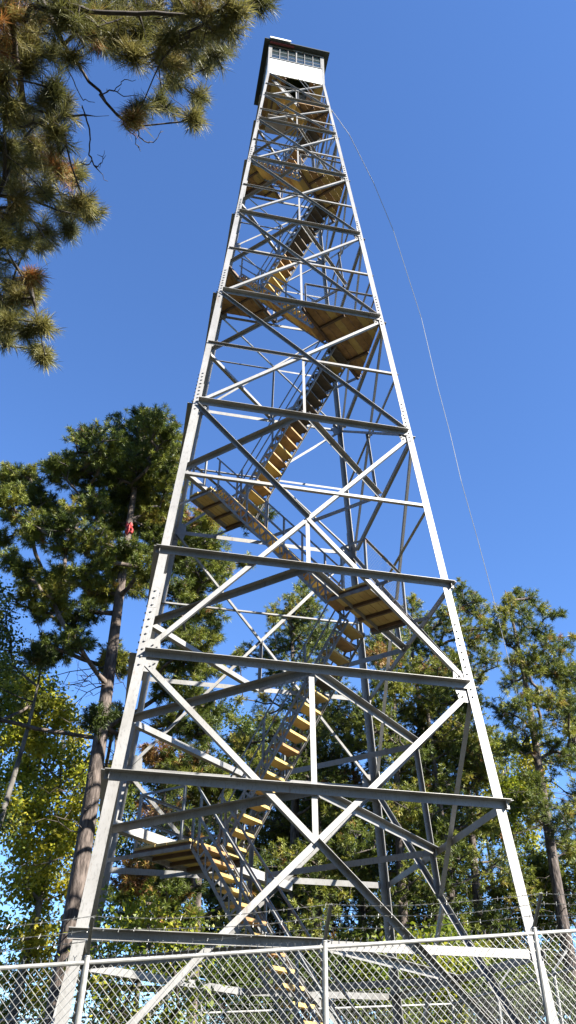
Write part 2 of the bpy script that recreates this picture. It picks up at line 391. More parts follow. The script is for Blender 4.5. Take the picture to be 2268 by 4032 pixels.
# last stairs into the cab, run along the front wall
m = MB(); P, Q = V((.62, -.72, 29.0)), V((-.80, -.86, 31.0))
dv = (Q - P).normalized(); yv = V((0, 1, 0))
for oy in (0, .55):
    m.bar(P + yv * oy, Q + yv * oy, .012, .2, V((0, 0, 1)))
    m.bar(P + yv * oy + V((0, 0, .1)), Q + yv * oy + V((0, 0, .1)), .05, .01, V((0, 0, 1)))
fl = m.build('stair_flight', STEELD, tower); tm = MB()
for i in range(8):
    p = P + (Q - P) * ((i + .5) / 8); tm.obox(p + yv * .275, V((.11, 0, 0)), yv * .262, V((0, 0, .02)))
    for oy in (-.012, ): tm.obox(p + yv * (oy - .005) + V((0, 0, -.05)), V((.05, 0, 0)), V((0, .006, 0)), V((0, 0, .05)), 1)
t_ = tm.build('treads', [WOODL, STEEL], fl)
m = MB(); m.tube((.15, -1.12, 31.05), (.72, -1.1, 29.95), .012); m.tube((.0, -1.12, 31.05), (.52, -1.1, 30.0), .012)
m.build('handrail', STEEL, tower)
# cab ---------------------------------------------------------------------
cab = MB(); Wc = W11 - .012; T = .03
def wallring(mb, z0, z1, Wo, th):
    for a, n in FACES.values():
        mb.obox(n * (Wo - th / 2) + V((0, 0, (z0 + z1) / 2)), a * (Wo - th - .001 if abs(n.x) > .5 else Wo), n * th / 2, V((0, 0, (z1 - z0) / 2)))
wallring(cab, TOPZ + .0, SILLZ, Wc, T)
cabo = cab.build('cab_wall', WHITE, tower)
# corner posts are the legs; sill, window bars, glass
for face, (a, n) in FACES.items():
    m = MB(); c = n * (Wc + .004)
    m.obox(n * (Wc + .012) + V((0, 0, SILLZ)), a * (Wc - .06), n * .018, V((0, 0, .018)))
    m.obox(n * (Wc - .0) + V((0, 0, ROOFZ - .04)), a * (Wc - .06), n * .014, V((0, 0, .04)))
    for i in range(7):
        u = -(Wc - .1) + 2 * (Wc - .1) * i / 6; ht = (ROOFZ - .08 - SILLZ - .018) / 2
        m.obox(n * (Wc - .002) + a * u + V((0, 0, SILLZ + .018 + ht)), a * (.022 if i in (0, 3, 6) else .010), n * .014, V((0, 0, ht)))
    fr = m.build('window', STEEL, tower)
    m = MB(); zz = (SILLZ + ROOFZ - .08) / 2
    m.obox(n * (Wc - .022) + V((0, 0, zz)), a * (Wc - .08), n * .003, V((0, 0, (ROOFZ - .08 - SILLZ) / 2))); m.build('pane', GLASS, fr)
    m = MB()
    for f_ in (.36, .68):
        m.obox(n * (Wc - .0165) + V((0, 0, SILLZ + (ROOFZ - .08 - SILLZ) * f_)), a * (Wc - .08), n * .006, V((0, 0, .010)))
    m.build('window_bar', RAILM, fr)
# floor with an open hatch
m = MB(); nb = 12; Wi = Wc - .035
for i in range(nb):
    x0 = -Wi + 2 * Wi * i / nb; x1 = -Wi + 2 * Wi * (i + 1) / nb - .006
    y0 = -Wi
    if x0 > -.36 and x1 < .66: y0 = -.10
    m.obox(((x0 + x1) / 2, (y0 + Wi) / 2, TOPZ + .03), (((x1 - x0) / 2), 0, 0), (0, (Wi - y0) / 2, 0), (0, 0, .02), 0 if i % 3 else 1)
m.build('cab_floor', [WOODL, WOODD], tower)
m = MB()
for x in (-.7, -.38, .68): m.obox((x, 0, TOPZ - .045), (.028, 0, 0), (0, Wi, 0), (0, 0, .05))
m.bar((-.35, -.13, TOPZ - .04), (.65, -.13, TOPZ - .04), .05, .09)
m.build('floor_joist', JOIST, tower)
m = MB(); m.obox((0, 0, ROOFZ - .12), (Wi - .01, 0, 0), (0, Wi - .01, 0), (0, 0, .01)); m.build('cab_ceiling', GREENP, tower)
m = MB()
for a, n in FACES.values(): m.obox(n * (Wi - .006) + V((0, 0, TOPZ + .63)), a * (Wi - .012), n * .004, V((0, 0, .55)))
m.build('cab_lining', GREENP, tower)
# roof: low hip with overhang
m = MB(); E_ = 1.26
lo = [V((-E_, -E_, ROOFZ)), V((E_, -E_, ROOFZ)), V((E_, E_, ROOFZ)), V((-E_, E_, ROOFZ))]
m.prism(lo, [p + V((0, 0, .05)) for p in lo])
m.prism([p * 0 + V((p.x * .995, p.y * .995, ROOFZ + .051)) for p in lo], [V((p.x * .05, p.y * .05, ROOFZ + .62)) for p in lo])
roof = m.build('cab_roof', ROOFM, tower)
m = MB(); m.obox((-.66, -1.30, ROOFZ + .085), (.40, 0, 0), (0, .012, 0), (0, 0, .045))
m.obox((-.66, -1.25, ROOFZ + .135), (.40, 0, 0), (0, .05, 0), (0, 0, .006))
for x in (-1.0, -.9, -.55, -.44): m.tube((x, -1.28, ROOFZ + .141), (x, -1.28, ROOFZ + .20), .012)
m.build('roof_bracket', WHITE, roof)
m = MB(); m.obox((-.58, -1.17, ROOFZ - .03), (.47, 0, 0), (0, .03, 0), (0, 0, .028)); m.build('eave_board', REDP, roof)
# hanging sheet of plywood below the cab
def aty(sx, sy, y): d = ray(sx, sy); return CAM + d * (y - CAM[1]) / d[1]
def atz(sx, sy, z): d = ray(sx, sy); return CAM + d * (z - CAM[2]) / d[2]
m = MB(); q = [V(atz(1060, 418, 28.2)), V(atz(1133, 438, 28.2)), V(atz(1124, 490, 28.2)), V(atz(1052, 466, 28.2))]
cen = sum(q, V()) / 4; sh = V((0.22, .34, 0))
m.prism([V((-.96, -1.05, 28.0)), V((-.28, -1.05, 28.0)), V((-.30, -.55, 27.72)), V((-.98, -.55, 27.72))], [V((-.96, -1.05, 28.02)), V((-.28, -1.05, 28.02)), V((-.30, -.55, 27.74)), V((-.98, -.55, 27.74))])
m.build('loose_panel', mat('grey_brown_sheet', (.13, .105, .08), .7, 0, noise=((4, 4, 4), (.2, .17, .13), .4, .7)), tower)
# concrete piers (below the picture)
for sx in (-1, 1):
    for sy in (-1, 1):
        m = MB(); c = w(.7); m.obox((sx * (c - .07), sy * (c - .07), .45), (.3, 0, 0), (0, .3, 0), (0, 0, .26)); m.build('footing', mat('concrete', (.35, .34, .32), .9) if 'concrete' not in bpy.data.materials else bpy.data.materials['concrete'], tower)
# ---------------------------------------------------------------- fences
def fence(name_label, A, B, zA, zB, posts, outw, seed, arms=True):
    A, B = V(A), V(B); L = (B - A).length; ux = (B - A).normalized()
    root = empty('chain_link_fence', name_label, 'fence', 'chain link fences closing off the tower')
    sl = (zB - zA) / L; uxs = V((ux.x, ux.y, sl)).normalized()
    top = lambda s: V((A.x + ux.x * s, A.y + ux.y * s, zA + sl * s))
    m = MB(); m.tube(top(0), top(L), .021, n=10); m.build('top_rail', FENCEM, root, smooth=False)
    for s in posts:
        p = top(s); m = MB(); m.tube((p.x, p.y, gz(p.x, p.y) - .1), p + V((0, 0, .05)), .030, n=12)
        m.tube(p + V((0, 0, .05)), p + V((0, 0, .075)), .034, .018, n=12)
        po = m.build('post', FENCEM, root)
        tip = p + V(outw) * .30 + V((0, 0, .36)); m = MB(); m.bar(p + V((0, 0, .06)), tip, .035, .012); m.bar(p + V((0, 0, .06)) + V((.014, 0, .0)), tip + V((.014, 0, 0)), .006, .035)
        m.build('barb_arm', BARBM, po)
    m = MB(); Hh = 2.05
    wiremesh(m, A + V((0, 0, zA - Hh - A.z)) , uxs, (0, 0, 1), L, Hh + .02, px=.08, pz=.086, r=.0030, amp=.005, spike=1)
    m.build('chain_link_mesh', FENCEM, root)
    rr = random.Random(seed)
    for k in (.36, .68, 1.0):
        m = MB(); off = V(outw) * .30 * k + V((0, 0, .06 + .30 * k)); n = int(L / .05); prev = [None, None]
        ps = sorted(set([0, L] + list(posts)))
        ph = rr.random() * 6
        for i in range(n + 1):
            s = L * i / n; a = max([q for q in ps if q <= s + 1e-6]); b = min([q for q in ps if q >= s - 1e-6]); sag = 0 if b <= a else .035 * 4 * (s - a) * (b - s) / (b - a) ** 2 * (1 + .5 * k)
            c = top(s) + off - V((0, 0, sag)) + V((0, 0, .006 * math.sin(s * 3 + ph)))
            for q in (0, 1):
                an = i * 1.9 + q * math.pi; pt = c + V((0, math.cos(an), math.sin(an))) * .0035
                if prev[q] is not None: m.tube(prev[q], pt, .0026, n=3, cap=False)
                prev[q] = pt
            if i % 3 == 0:
                an = rr.random() * 6
                for dd in (0, 1.3):
                    v = V((.3 * math.cos(an), math.cos(an + dd), math.sin(an + dd))) * .022; m.tube(c - v, c + v, .0028, n=3, cap=False)
        m.build('barbed_wire', FENCEM, root)
    return root
FY = -4.72
fz = lambda x: 2.60 + .0925 * (x + 2.78)
fence('chain link fence with barbed wire across the near side of the tower', (-5.21, FY, 0), (4.6, FY, 0), fz(-5.21), fz(4.6), [0, 2.43, 4.86, 7.29, 9.79], (0, -1, 0), 1)
rz = lambda x: 2.87 + .055 * x
fence('far chain link fence behind the tower legs, only its top rail showing low down', (-5.2, 4.6, 0), (4.75, 4.6, 0), rz(-5.2), rz(4.75), [0.02, 2.5, 4.6, 6.9, 9.93], (0, 1, 0), 2)
fence('chain link fence running away along the right side of the tower', (4.68, FY, 0), (4.75, 4.6, 0), fz(4.6), rz(4.75), [2.33, 4.66, 7.0], (1, 0, 0), 3)
fence('chain link fence running away along the left side of the tower', (-5.26, FY, 0), (-5.26, 4.6, 0), fz(-5.21), rz(-5.2), [2.33, 4.66, 7.0], (-1, 0, 0), 4)
# ---------------------------------------------------------------- vegetation
def np_mesh(name, verts, loops, nper, matl, parent, tint=None):
    me = bpy.data.meshes.new(name); nf = len(loops) // nper
    me.vertices.add(len(verts)); me.vertices.foreach_set('co', np.asarray(verts, np.float32).ravel())
    me.loops.add(len(loops)); me.loops.foreach_set('vertex_index', np.asarray(loops, np.int32))
    me.polygons.add(nf); me.polygons.foreach_set('loop_start', np.arange(0, nf * nper, nper, dtype=np.int32)); me.polygons.foreach_set('loop_total', np.full(nf, nper, np.int32))
    me.materials.append(matl)
    if tint is not None:
        at = me.attributes.new('tint', 'FLOAT', 'POINT'); at.data.foreach_set('value', np.asarray(tint, np.float32))
    me.update(calc_edges=True); me.validate()
    o = bpy.data.objects.new(name, me); C.objects.link(o); o.parent = parent
    return o
def unit(a): return a / (np.linalg.norm(a, axis=-1, keepdims=True) + 1e-9)
def needles(P, D, per, ln, wd, tint, rg, spread=1.0, back=.16):
    """tufts of long needles at points P pointing along D"""
    n = len(P); P = np.repeat(P, per, 0); D = np.repeat(D, per, 0); T = np.repeat(tint, per)
    al = rg.random((len(P), 1)); base = P - D * (al * back)
    d = unit(D * (.75 + .5 * (1 - al)) * rg.uniform(.3, 1.2, (len(P), 1)) + unit(rg.normal(size=P.shape)) * spread)
    L = ln * rg.uniform(.7, 1.1, (len(P), 1))
    sd = unit(np.cross(d, rg.normal(size=P.shape))) * wd / 2
    sag = np.zeros_like(P); sag[:, 2] = -.12 * L[:, 0]
    mid = base + d * L * .55; tip = base + d * L + sag
    vs = np.stack([base - sd * .6, base + sd * .6, mid + sd, tip, mid - sd], 1).reshape(-1, 3)
    k = np.arange(len(P)) * 5
    lo = np.stack([k, k + 1, k + 2, k + 3, k + 4], 1).ravel()
    return vs, lo, np.repeat(T + rg.normal(0, .03, len(T)), 5)
def leaves(P, size, tint, rg, flat=.6):
    n = len(P); nr = unit(rg.normal(size=P.shape) + np.array([0, 0, flat])); a = unit(np.cross(nr, rg.normal(size=P.shape))); b = np.cross(nr, a)
    s = size * rg.uniform(.6, 1.2, (n, 1)); bend = nr * s * .18
    vs = np.stack([P - a * s, P + b * s * .55 + bend, P + a * s, P - b * s * .55 + bend], 1).reshape(-1, 3)
    k = np.arange(n) * 4; lo = np.stack([k, k + 1, k + 2, k + 3], 1).ravel()
    return vs, lo, np.repeat(tint, 4)
class Skel:
    """branch skeleton grown towards foliage centres, thickness from what each branch carries"""
    def __init__(s, rg): s.p = []; s.par = []; s.load = []; s.rg = rg; s.path = []
    def node(s, p, par): s.p.append(np.array(p, float)); s.par.append(par); s.path.append(0 if par < 0 else s.path[par] + np.linalg.norm(s.p[par] - s.p[-1])); return len(s.p) - 1
    def chain(s, pts, par=-1):
        for q in pts: par = s.node(q, par)
        return par
    def connect(s, c, steps, rise=.25, up=.3, wig=.06, pathw=.25):
        P = np.array(s.p); d = c - P; L = np.linalg.norm(d, axis=1); hz = np.linalg.norm(d[:, :2], axis=1)
        cost = L + pathw * np.array(s.path) * .3 + np.maximum(0, rise * hz - d[:, 2]) * 1.3
        j = int(np.argmin(cost)); a = P[j]; L = L[j]
        n = max(2, int(L / steps)); par = j
        h = np.array([0, 0, 1.0]); w_ = s.rg.normal(size=3) * wig * L
        for i in range(1, n + 1):
            f = i / n; q = a + (c - a) * f + (-h * up * .35 * L + w_) * (f * (1 - f))
            if i < n: q = q + s.rg.normal(size=3) * wig * .35 * L / n * 2
            par = s.node(q, par)
        return par
    def radii(s, tipr, ex=.45, trunk=None, rmax=9):
        n = len(s.p); load = np.ones(n); 
        for i in range(n - 1, -1, -1):
            if s.par[i] >= 0: load[s.par[i]] += load[i]
        r = np.minimum(tipr * load ** ex, rmax)
        return r
    def mesh(s, name, r, mats, parent, ntr, ring=10):
        mb = MB()
        for i, q in enumerate(s.p):
            j = s.par[i]
            if j < 0: continue
            tr = i < ntr
            r0, r1 = (r[j], r[i]) if (tr or j >= ntr) else (min(r[j], r[i] * 1.6), r[i])
            mb.tube(s.p[j], q, r0, r1, n=ring if tr else (4 if r[i] < .015 else 6), cap=False, mi=(0 if tr and i < ntr * .55 else 1 if tr or r[i] > .03 else 2))
        return mb.build(name, mats, parent, smooth=True)
def px_blobs(lst, sxo, syo, k, base, depth, seed, spreadD, kk=1.0):
    """foliage centres (photo crop coordinates) -> 3D at about the tree's distance, pushed nearer or farther through the crown"""
    rg = np.random.default_rng(seed); out = []
    for (x, y, r) in lst:
        d = ray(sxo + x * k, syo + y * k); hd = np.linalg.norm(d[:2])
        dist = depth + rg.uniform(-1, .8) * spreadD * (1 if len(lst) < 9999 else 0)
        P = CAM + d * dist / hd
        out.append((P, r * k * (dist / hd) * (d @ CF) / FPX * kk))
    return out
def pine(label, group, bx, by, top, blobs, seed, matl=NEED, tr=.27, per=34, dens=75, ln=.165, wd=.009, dead=30, crown_z=7., extra=(), tb=(.15, .62), name='pine_tree', lean=(0, 0), orange=.012, mirror=0):
    rg = np.random.default_rng(seed); root = empty(name, label, 'tree', group)
    sk = Skel(rg); g0 = gz(bx, by) - .3; n = int((top - g0) / .5); ph = rg.uniform(0, 6)
    for i in range(n + 1):
        f = i / n; sk.node((bx + lean[0] * f * f + .18 * math.sin(f * 5 + ph) * f, by + lean[1] * f * f + .15 * math.sin(f * 4 + ph * 2) * f, g0 + (top - g0) * f), i - 1)
    ntr = len(sk.p); B = list(blobs)
    if mirror:   # the side of the crown turned away from the camera
        for P, r in list(blobs)[::mirror]:
            q = P.copy(); q[0] = 2 * bx - q[0] + rg.normal() * .5; q[1] = 2 * by - q[1] + rg.uniform(.5, 2.5); B.append((q, r))
    B.sort(key=lambda b: math.hypot(b[0][0] - bx, b[0][1] - by) + max(0, b[0][2] - top))
    T, D, tint = [], [], []
    for P, r in B:
        tip = sk.connect(P, .4, rise=.18, up=.3)
        r = r * 1.42; m = max(12, int(dens * 2.4 * r * r)); bt = rg.beta(2.2, 2.2) * .82 + .05
        if rg.random() < orange: bt = .95
        for _ in range(m):
            q = P + unit(rg.normal(size=3)) * r * rg.uniform(.35, 1.05) * np.array([1, 1, .8])
            j = sk.connect(q, .22, rise=0, up=-.2, wig=.05, pathw=.05)
            dr = unit(unit(q - P) + np.array([0, 0, .55]) + .4 * unit(q - np.array([bx, by, q[2] - .3])))
            T.append(q); D.append(dr); tint.append(min(.9, max(0, bt + rg.normal(0, .15))) if (bt < .93 and rg.random() > orange) else .97)
    # dead bare limbs under the crown
    for _ in range(dead):
        z = rg.uniform(crown_z * .45, crown_z * 1.25); an = rg.uniform(0, 6.283); L = rg.uniform(.5, 2.3)
        j = int((z - g0) / .5); j = min(j, ntr - 1); a = sk.p[j]; par = j; dd = np.array([math.cos(an), math.sin(an), rg.uniform(-.15, .25)])
        for k in range(1, 6):
            q = a + dd * L * k / 5 + np.array([0, 0, -.18 * L * (k / 5) ** 2]) + rg.normal(size=3) * .05; par = sk.node(q, par)
            if rg.random() < .6 and k > 1:
                q2 = q + unit(dd + rg.normal(size=3) * .9) * L * .22; p2 = sk.node(q2, par); sk.node(q2 + unit(dd + rg.normal(size=3)) * L * .12, p2)
    r = sk.radii(.0036, .47, rmax=.055)
    hh = np.array([p[2] for p in sk.p[:ntr]]); f = (hh - g0) / (top - g0)
    r[:ntr] = tr * (1 - f) ** .75 * .97 + .02
    sk.mesh('trunk', r, [BARK, BARKU, BARKD], root, ntr, 14)
    T, D, tint = np.array(T), np.array(D), np.array(tint)
    vs, lo, tt = needles(T, D, int(per * 1.1), ln, wd * 1.4, tint, rg)
    np_mesh('crown', vs, lo, 5, matl, root, tt)
    return root
def broadleaf(label, group, bx, by, top, blobs, seed, matl, tr=.12, dens=420, size=.055, name='broadleaf_tree', tmean=.5, stems=1, shape=1.0):
    rg = np.random.default_rng(seed); root = empty(name, label, 'tree', group); sk = Skel(rg); g0 = gz(bx, by) - .2
    n = int((top - g0) / .45); ph = rg.uniform(0, 6)
    for i in range(n + 1):
        f = i / n; sk.node((bx + .35 * math.sin(f * 4 + ph) * f, by + .3 * math.sin(f * 3 + ph) * f, g0 + (top - g0) * f), i - 1)
    ntr = len(sk.p); Pn, tint = [], []
    for P, r in sorted(blobs, key=lambda b: math.hypot(b[0][0] - bx, b[0][1] - by)):
        sk.connect(P, .4, rise=.5, up=.2)
        bt = tmean + rg.normal(0, .16)
        for _ in range(max(3, int(r * r * 18))):
            q = P + unit(rg.normal(size=3)) * r * rg.uniform(.3, 1.1)
            sk.connect(q, .3, rise=.1, up=0, pathw=.05)
            m = max(5, int(6.5 * dens * r * r / max(3, int(r * r * 18))))
            Pn.append(q + rg.normal(size=(m, 3)) * .19); tint.append(np.clip(bt + rg.normal(0, .16, m) + rg.normal(0, .1), 0, 1))
    r = sk.radii(.004, .5, rmax=.06); f = (np.array([p[2] for p in sk.p[:ntr]]) - g0) / (top - g0); r[:ntr] = tr * (1 - f) ** .8 + .012
    sk.mesh('trunk', r, [BARKG, BARKG, BARKD], root, ntr, 10)
    P = np.concatenate(Pn); tt = np.concatenate(tint)
    vs, lo, t2 = leaves(P, size * 1.2, tt, rg); np_mesh('crown', vs, lo, 4, matl, root, t2)
    return root
def at_bear(sx, sy, dist): d = ray(sx, sy); h = np.linalg.norm(d[:2]); return CAM + d * dist / h
# --- big pine on the left
LP = [(560,110,60),(500,85,35),(545,75,30),(470,160,80),(350,190,80),(300,150,35),(230,270,60),(200,250,40),(600,180,60),(620,150,35),(560,260,80),(480,280,80),(380,280,70),(300,270,50),(100,290,35),(60,320,60),(20,370,50),(120,370,60),(30,440,30),(130,480,60),(220,470,50),(230,530,60),(40,590,40),(90,640,50),(470,400,60),(540,430,60),(580,350,60),(400,460,60),(330,520,60),(560,520,60),(480,560,50),(300,640,50),(370,700,60),(470,680,60),(520,620,50),(110,720,50),(190,740,60),(250,800,50),(150,780,40),(270,880,50),(200,910,60),(150,940,40),(410,940,50),(700,520,60),(730,640,70),(790,620,40),(650,600,60),(640,700,50),(700,770,60),(770,790,35),(760,860,35),(700,900,60),(640,850,60),(660,960,60),(740,980,50),(680,1080,60),(600,1060,50),(750,1130,50),(620,1180,60),(720,1200,60),(350,1160,50),(400,1200,40),(640,300,35),(480,230,60),(420,360,60),(330,400,50),(180,400,40),(250,430,50),(440,620,45),(700,700,50),(320,780,40),(30,300,40),(620,420,50),(0,520,40),(350,600,40)]
b = at_bear(210, 4032, 19.)
lp = px_blobs(LP, 0, 1550, 1.0989, b, 19., 3, 1.9)
pine('tall pine with a broad crown standing left of the tower, red cloth caught in it', 'pines around the tower', b[0], b[1], 19.6, lp, 11, tr=.235, dens=95, per=46, crown_z=8.5, dead=44, mirror=3)
# low pine boughs of a second pine behind the left legs
LB = [(620,2960,70),(700,2990,70),(790,3010,70),(860,3060,60),(660,3080,60),(740,3100,70),(840,3130,60),(600,3190,50),(700,3210,60),(800,3200,60),(880,3200,60),(760,3290,50),(520,3440,60),(600,3400,60),(470,3520,60),(560,3520,70),(660,3520,70),(740,3500,50),(500,3620,60),(590,3640,60),(690,3640,60),(760,3600,40),(960,3380,50),(1010,3480,40)]
b2 = at_bear(760, 3900, 21.)
lb = px_blobs(LB, 0, 0, 1, b2, 20., 5, 1.6)
pine('younger pine with olive boughs seen low between the left tower legs', 'pines around the tower', b2[0], b2[1], 10.6, lb, 12, matl=NEED, tr=.13, dens=80, per=44, crown_z=4, dead=10, orange=.10)
MP = [(330,110,30),(330,150,50),(300,190,55),(350,200,55),(270,260,60),(240,330,50),(330,300,65),(400,280,55),(210,190,22),(215,220,25),(430,330,55),(110,350,35),(80,350,22),(80,400,30),(180,370,35),(230,430,50),(330,400,60),(300,520,60),(180,600,45),(100,700,45),(70,690,30),(160,760,50),(220,640,55),(420,600,65),(470,560,55),(520,620,55),(350,700,55),(430,780,60),(300,800,60),(470,720,60),(500,840,50),(400,900,60),(540,940,60),(380,1000,60),(180,520,30),(560,560,35),(600,640,35),(60,600,25),(560,700,40),(640,690,35),(90,530,20),(600,780,40),(400,490,50),(450,460,40)]
b3 = at_bear(1150, 3500, 29.)
mp = px_blobs(MP, 850, 2200, 1.038, b3, 29., 6, 2.0)
pine('pine seen through the middle of the tower behind the stairs', 'pines around the tower', b3[0], b3[1], 18.2, mp, 13, tr=.24, dens=60, per=30, wd=.011, crown_z=8, dead=34)
RA = [(330,110,25),(320,150,40),(360,190,40),(280,210,45),(395,160,30),(400,220,45),(130,170,25),(130,200,35),(160,260,45),(230,270,45),(120,330,45),(200,350,55),(330,280,55),(430,270,35),(370,330,55),(430,400,50),(300,420,55),(380,480,50),(200,450,55),(120,430,55),(60,420,35),(80,520,45),(230,600,55),(180,640,45),(340,560,55),(330,680,45),(110,640,45),(270,740,55),(60,720,45),(150,800,55),(420,720,45),(380,820,55),(450,860,45),(250,900,55),(100,900,55),(60,1000,55),(160,980,45),(330,980,45),(450,330,30),(470,290,25)]
b4 = at_bear(1750, 3900, 30.)
ra = px_blobs(RA, 1500, 2200, .9613, b4, 30., 7, 2.2)
pine('dense pine crown right behind the right front tower leg', 'pines around the tower', b4[0], b4[1], 19.2, ra, 14, tr=.25, dens=62, per=32, wd=.011, crown_z=8, dead=34)
RB = [(560,130,22),(560,160,35),(520,180,35),(620,155,30),(660,210,35),(710,225,22),(735,225,18),(580,230,45),(500,240,35),(640,290,45),(690,340,45),(550,320,45),(490,300,35),(620,390,45),(785,315,20),(750,360,35),(600,440,55),(680,450,45),(740,480,50),(790,480,35),(530,500,45),(560,590,55),(500,620,45),(630,560,45),(700,580,45),(770,600,45),(640,700,50),(580,760,45),(700,750,45),(780,700,35),(780,810,50),(540,680,35),(520,750,35),(620,900,40),(650,990,50),(720,1090,50),(780,1020,40),(780,1180,45),(640,1060,45),(480,200,25),(540,410,35)]
b5 = at_bear(2215, 3600, 27.)
rb = px_blobs(RB, 1500, 2200, .9613, b5, 27., 8, 1.8)
pine('open crowned pine at the far right with a bare sunlit trunk', 'pines around the tower', b5[0], b5[1], 17.2, rb, 15, tr=.21, dens=62, per=34, wd=.010, crown_z=8.5, dead=46)
# more pines farther back: mostly trunks and dark boughs
FARP = [((1600, 3700), 27, 16, 'slim pine trunk behind the right rear leg', 21), ((1245, 3600), 28, 13, 'dark pine standing behind the stair flight near the ground', 22), ((1900, 3700), 29, 15.5, 'pine trunk between the right front leg and the sunlit pine', 23),
        ((2420, 3700), 31, 16, 'pine at the right edge whose dark boughs reach into view', 24), ((1420, 3700), 31, 14, 'far pine just left of the dark rear leg', 25), ((980, 3700), 31, 13, 'far thin pine behind the lower landing', 26), ((1790, 3700), 27.5, 14.5, 'farthest pine of the right hand group', 27)]
for (sx, sy), dist, top, lab, sd in FARP:
    bb = at_bear(sx, sy, dist); rg = np.random.default_rng(sd); bl = []
    for i in range(46):
        z = rg.uniform(4.0, top); R_ = 2.4 * math.sqrt(max(.05, (top - z + .6) / (top - 4))) * rg.uniform(.3, 1); an = rg.uniform(0, 6.283)
        bl.append((np.array([bb[0] + R_ * math.cos(an), bb[1] + R_ * math.sin(an), z]), rg.uniform(.4, .75)))
    pine(lab, 'pines around the tower', bb[0], bb[1], top, bl, sd + 100, tr=.19, dens=26, per=26, wd=.014, ln=.17, crown_z=5.5, dead=24)
# broadleaf trees
def leafblobs(lst, dist, seed, sp=1.2): return px_blobs(lst, 0, 0, 1, None, dist, seed, sp)
YL = [(60,2660,60),(130,2680,60),(30,2740,70),(160,2760,70),(90,2830,80),(230,2790,50),(180,2880,80),(60,2930,80),(270,2900,60),(300,3000,60),(160,3000,90),(50,3060,80),(240,3110,80),(120,3160,90),(330,3130,60),(40,3230,80),(200,3260,80),(290,3250,70),(100,3350,80),(230,3380,70),(330,3420,60),(170,3470,70),(60,3480,60),(250,3520,60),(120,3600,70),(40,3660,60),(200,3700,70),(300,3640,50),(100,3800,70),(30,3880,60),(170,3900,70),(60,3980,60),(200,4000,60)]
by_ = at_bear(60, 3900, 24.)
broadleaf('yellow green broadleaf tree at the left edge behind the big pine trunk', 'broadleaf trees at the clearing edge', by_[0], by_[1], 10.8, leafblobs([(x, y, r * 1.3) for x, y, r in YL], 24., 31, 1.6), 41, LEAFY, tr=.14, dens=330, size=.062, tmean=.72)
GL = [(0,2330,40),(30,2400,40),(0,2440,60),(40,2500,40),(10,2560,60),(50,2620,50),(-20,2700,60),(20,3250,60),(-40,2500,80),(-60,2350,80),(-60,2650,80)]
bg_ = at_bear(-180, 3900, 20.)
broadleaf('dark green broadleaf tree just reaching in at the left edge', 'broadleaf trees at the clearing edge', bg_[0], bg_[1], 11, leafblobs(GL, 20., 32, .8), 42, LEAFG, tr=.13, dens=260, size=.05, tmean=.55)
def band(x0, x1, y0, y1, n, r, seed):
    rg = np.random.default_rng(seed); return [(rg.uniform(x0, x1), rg.uniform(y0, y1), r * rg.uniform(.6, 1.2)) for _ in range(n)]
UND = [((380, 780, 3600, 4100), 34, 62, 16.5, LEAFY, .35, 'lime green sapling seen through the fence mesh on the left', 51),
       ((420, 900, 2980, 3550), 26, 60, 33., LEAFG, .45, 'green broadleaf tree behind the lower left landing', 52),
       ((900, 1300, 2820, 3420), 24, 58, 33., LEAFG, .5, 'green broadleaf tree seen between the stairs and the upright strut', 53),
       ((1080, 1480, 3150, 3900), 34, 66, 34., LEAFG, .62, 'broadleaf tree with yellowing leaves left of the dark rear leg', 54),
       ((1500, 1850, 3100, 3800), 34, 62, 35., LEAFG, .5, 'broadleaf tree filling the gap right of the dark rear leg', 55),
       ((1880, 2120, 2950, 3350), 18, 56, 34., LEAFY, .5, 'lime green broadleaf tree beside the right front leg', 56),
       ((1850, 2290, 3400, 3900), 34, 60, 33., LEAFG, .6, 'broadleaf tree low at the right edge above the fence rail', 57),
       ((1420, 1900, 3700, 4100), 34, 60, 24., LEAFY, .3, 'leafy sapling behind the fence to the right of centre', 58),
       ((800, 1400, 3750, 4150), 30, 66, 26., LEAFG, .3, 'dark leafy shrub behind the bottom of the stairs', 59),
       ((1900, 2330, 3850, 4200), 22, 66, 21., LEAFG, .25, 'dark shrub in the bottom right corner behind the fence', 60),
       ((560, 980, 3450, 3850), 22, 60, 34., LEAFG, .35, 'shaded broadleaf tree behind the lowest stair flight', 61)]
for (x0, x1, y0, y1), n, r, dist, mt, tm_, lab, sd in UND:
    n = int(n * 1.7); P = at_bear((x0 + x1) / 2, 4000, dist); tp = at_bear((x0 + x1) / 2, y0 + 40, dist)[2]
    broadleaf(lab, 'broadleaf trees at the clearing edge', P[0], P[1], tp, px_blobs(band(x0, x1, y0, y1, n, r, sd), 0, 0, 1, None, dist, sd, 1.6), sd + 10, mt, tr=.09, dens=230, size=.065 if dist > 20 else .045, tmean=tm_)
